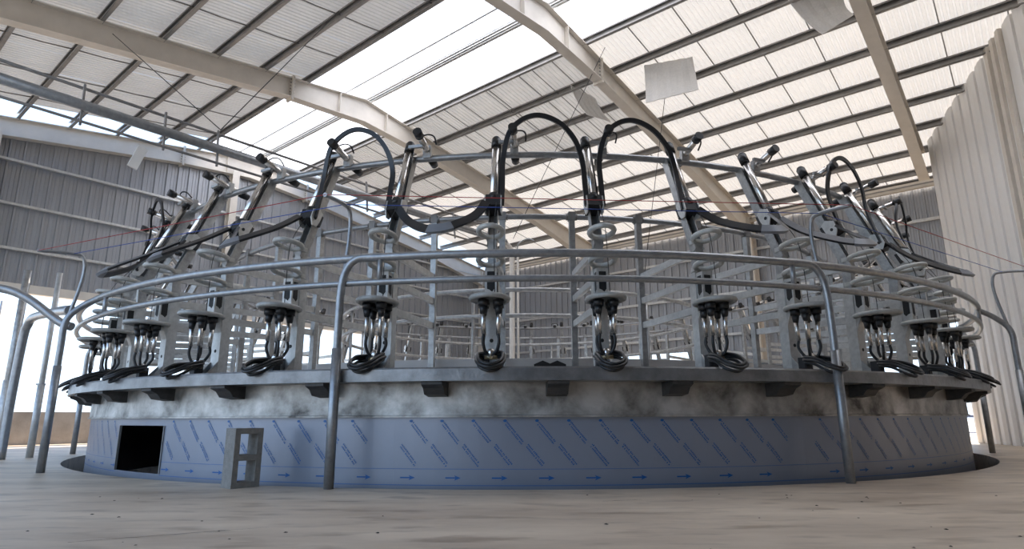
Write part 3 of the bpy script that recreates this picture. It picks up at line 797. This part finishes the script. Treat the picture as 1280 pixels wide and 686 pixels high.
line('red_string', [tips[0][1]] + [t_[1] for t_ in tips[1:]], .0035, 'red', 'thin red string stretched between the tips of the rail arms', 'string')
line('blue_string', [t_[0] for t_ in tips], .0035, 'blue', 'thin blue string stretched just below the red one', 'string')

# ---- pipe fence at the left edge
def W3(p): return [Vector(q) for q in p]
t = thing('pipe_gate_frame', 'bent galvanised pipe frame standing left of the guard rail', 'pipe frame', (-6.52, 8.23, 0))
o0 = Vector((-6.52, 8.23, 0))
def rp_(pts, r, name, par, m='pipe', n=5): return MB().tube([q - o0 for q in smooth_path(pts, n)], r, 10).obj(name, m, par)
rp_([(-6.55, 8.2, 0), (-6.55, 8.2, .8), (-6.5, 8.16, 1.55), (-6.42, 8.1, 1.72), (-6.2, 7.9, 1.79), (-5.2, 6.95, 1.70), (-4.65, 6.4, 1.62)], .052, 'bent_post', t)
rp_([(-6.6, 6.0, 1.80), (-5.6, 6.1, 1.81), (-5.2, 6.15, 1.80), (-4.95, 6.2, 1.70), (-4.65, 6.25, 1.48), (-4.5, 6.25, 1.42)], .042, 'top_pipe', t)
for i, (x, y, h, r, m, lb) in enumerate(((-6.50, 8.62, 2.55, .035, 'galv_light', 'slim pale upright pole beside the bent pipe frame'), (-10.6, 12.6, 2.9, .03, 'galv', 'thin distant upright pole in the open bay'), (-8.0, 9.9, 2.9, .055, 'galv', 'grey upright pole at the far left behind the pipe frame'))):
    b = thing('upright_pole', lb, 'pole', (x, y, 0))
    MB().cone((0, 0, 0), (0, 0, h), r, r, 12).obj('shaft', m, b)
    MB().cone((0, 0, 0), (0, 0, h * .38), r * 1.25, r * 1.25, 12).obj('base_sleeve', 'galv_light', b)
    MB().box(-.07, .05, -.012, .012, h * .38 - .01, h * .38 + .015).obj('cross_tab', 'galv', b)

# ================================================================ CONCRETE BLOCK
t = thing('concrete_block', 'hollow two-cell concrete block standing on end against the blue skirt', 'block', (-2.045, 4.86, 0), math.radians(22 - 8))
Wb, Db, Hb, th = .22, .15, .43, .042
mbx = MB()
for x0, x1, z0, z1 in ((-Wb / 2, -Wb / 2 + th, 0, Hb), (Wb / 2 - th, Wb / 2, 0, Hb), (-Wb / 2 + th, Wb / 2 - th, 0, th), (-Wb / 2 + th, Wb / 2 - th, Hb / 2 - th / 2, Hb / 2 + th / 2), (-Wb / 2 + th, Wb / 2 - th, Hb - th, Hb)):
    mbx.box(x0, x1, -Db / 2, Db / 2, z0, z1)
mbx.obj('block_body', 'concrete', t)
t.rotation_euler = (0, 0, math.radians(50))

# ================================================================ HUB, SERVICE PIPE
t = thing('hub_frame', 'two-ring pipe frame on posts at the centre of the platform', 'pipe frame', (CX, CY, .82))
ring(3.2, 1.35, .030, 96).obj('upper_ring', 'galv', t); ring(3.2, 1.0, .030, 96).obj('lower_ring', 'galv', t)
for k in range(8):
    a = math.radians(-13 + 45 * k); MB().cone((3.2 * math.sin(a), -3.2 * math.cos(a), 0), (3.2 * math.sin(a), -3.2 * math.cos(a), 1.35), .022, .022, 8).obj('post', 'galv', t)
t = thing('centre_pole', 'cream vertical pipe with elbow at the platform centre', 'pipe', (.0, 11.28, .82))
MB().tube(smooth_path([(0, 0, 0), (0, 0, 1.4), (0, 0, 2.62), (-.03, -.02, 2.80), (-.13, -.12, 2.88), (-.28, -.30, 2.90)], 5), .050, 12).obj('riser', 'cream', t)
MB().cone((.11, .02, 0), (.11, .02, 2.7), .022, .022, 8).obj('thin_riser', 'cream', t)
MB().tube(smooth_path([(.11, .02, 2.7), (.12, .02, 2.9), (.3, .0, 3.0), (.42, 0, 2.96)], 4), .015, 7).obj('hook_pipe', 'galv', t)
ZP = 3.66; WP = 7.12
p_hub = Vector((-.26, 11.0, 3.76))
t = thing('service_pipe', 'long grey service pipe hung under the roof from upper left to the centre', 'pipe', B(-2, WP, ZP))
o0 = B(-2, WP, ZP); e1 = B(8.3, WP, ZP)
MB().tube([B(-2.2, WP, ZP) - o0, e1 - o0], .055, 12).obj('main_pipe', 'pipe', t)
MB().tube([B(-2.2, WP + .12, ZP + .24) - o0, B(8.3, WP + .12, ZP + .24) - o0], .018, 8).obj('upper_conduit', 'galv_dark', t)
MB().tube([B(-2.2, WP - .05, ZP - .20) - o0, B(8.3, WP - .05, ZP - .20) - o0], .016, 8).obj('lower_conduit', 'galv_dark', t)
for u in (1.6, 2.4, 3.0, 5.2, 7.0):
    MB().bar(B(u, WP, ZP - .22) - o0, B(u, WP + .06, ZP + .26) - o0, .025, .02, Uv).obj('hanger_clamp', 'galv_dark', t)
def wire(a, b, label, r=.006): return line('hanger_wire', [a, b], r, 'twine', label, 'wire')
wire(B(2.55, 10.35, roof_z(2.55) - .35), B(3.0, WP, ZP + .25), 'thin dark wire from the left frame to the service pipe')
wire(B(5.0, 7.9, roof_z(5.0) - .1), B(3.0, WP, ZP + .25), 'turnbuckle wire dropping from the roof to the service pipe')
wire(B(8.9, 5.2, roof_z(8.9) - .1), B(8.5, 7.1, 3.76), 'thin wire from the middle roof down to the centre pole')
wire(B(10.2, 4.6, roof_z(10.2) - .1), B(9.6, 5.0, 3.0), 'thin wire hanging beside the right stall arms')
t = thing('hanging_card', 'small white card hanging under the service pipe', 'card', B(2.2, WP, ZP - .52))
MB().bar(B(2.2, WP, ZP - .26) - B(2.2, WP, ZP - .52), B(2.12, WP, ZP - .52) - B(2.2, WP, ZP - .52), .10, .02, Wv).obj('card', 'white', t)
# ---- loose ceiling panels
loose([(2.55, 10.60, 7.06), (3.38, 10.27, 7.03), (3.42, 10.2, 6.32), (2.52, 10.5, 6.22)], 'square pale panel hanging down from a purlin right of the middle frame')
loose([(4.45, 8.70, 7.10), (5.3, 8.6, 7.05), (5.47, 8.65, 6.74), (4.98, 8.75, 6.46)], 'grey loose panel hanging at the top edge beside the right frame', .08)
loose([(1.20, 11.40, 7.12), (1.75, 11.75, 7.02), (2.10, 12.0, 6.60), (1.55, 11.7, 6.62)], 'torn loose panel hanging just left of the middle frame', .06)

# ---- turquoise sticker on a stall post
a = math.radians(PHI0 + 4 * STEP)
sk = MB().prism([(-.03, 0, .09), (.03, 0, .09), (.03, 0, .03), (0, 0, 0), (-.03, 0, .03)], (0, -.004, 0)).obj('sticker', 'badge', None, stall_pt(4, .062, .06, .60)); sk.rotation_euler = (0, 0, a + PI / 2)
tag(sk, 'small turquoise shield sticker on a stall post at the right', 'sticker')

# ---- outdoors beyond the openings
t = thing('yard_fence', 'dark blue pipe fence outside beyond the right opening', 'fence', B(24, 1.2, -.7))
for i in range(9):
    MB().cone(Wv * (-6 + 1.5 * i), Wv * (-6 + 1.5 * i) + Vector((0, 0, 1.9)), .05, .05, 8).obj('post', 'steelfence', t)
for z in (.7, 1.2, 1.8): MB().tube([Wv * -6 + Vector((0, 0, z)), Wv * 6 + Vector((0, 0, z))], .04, 8).obj('rail', 'steelfence', t)
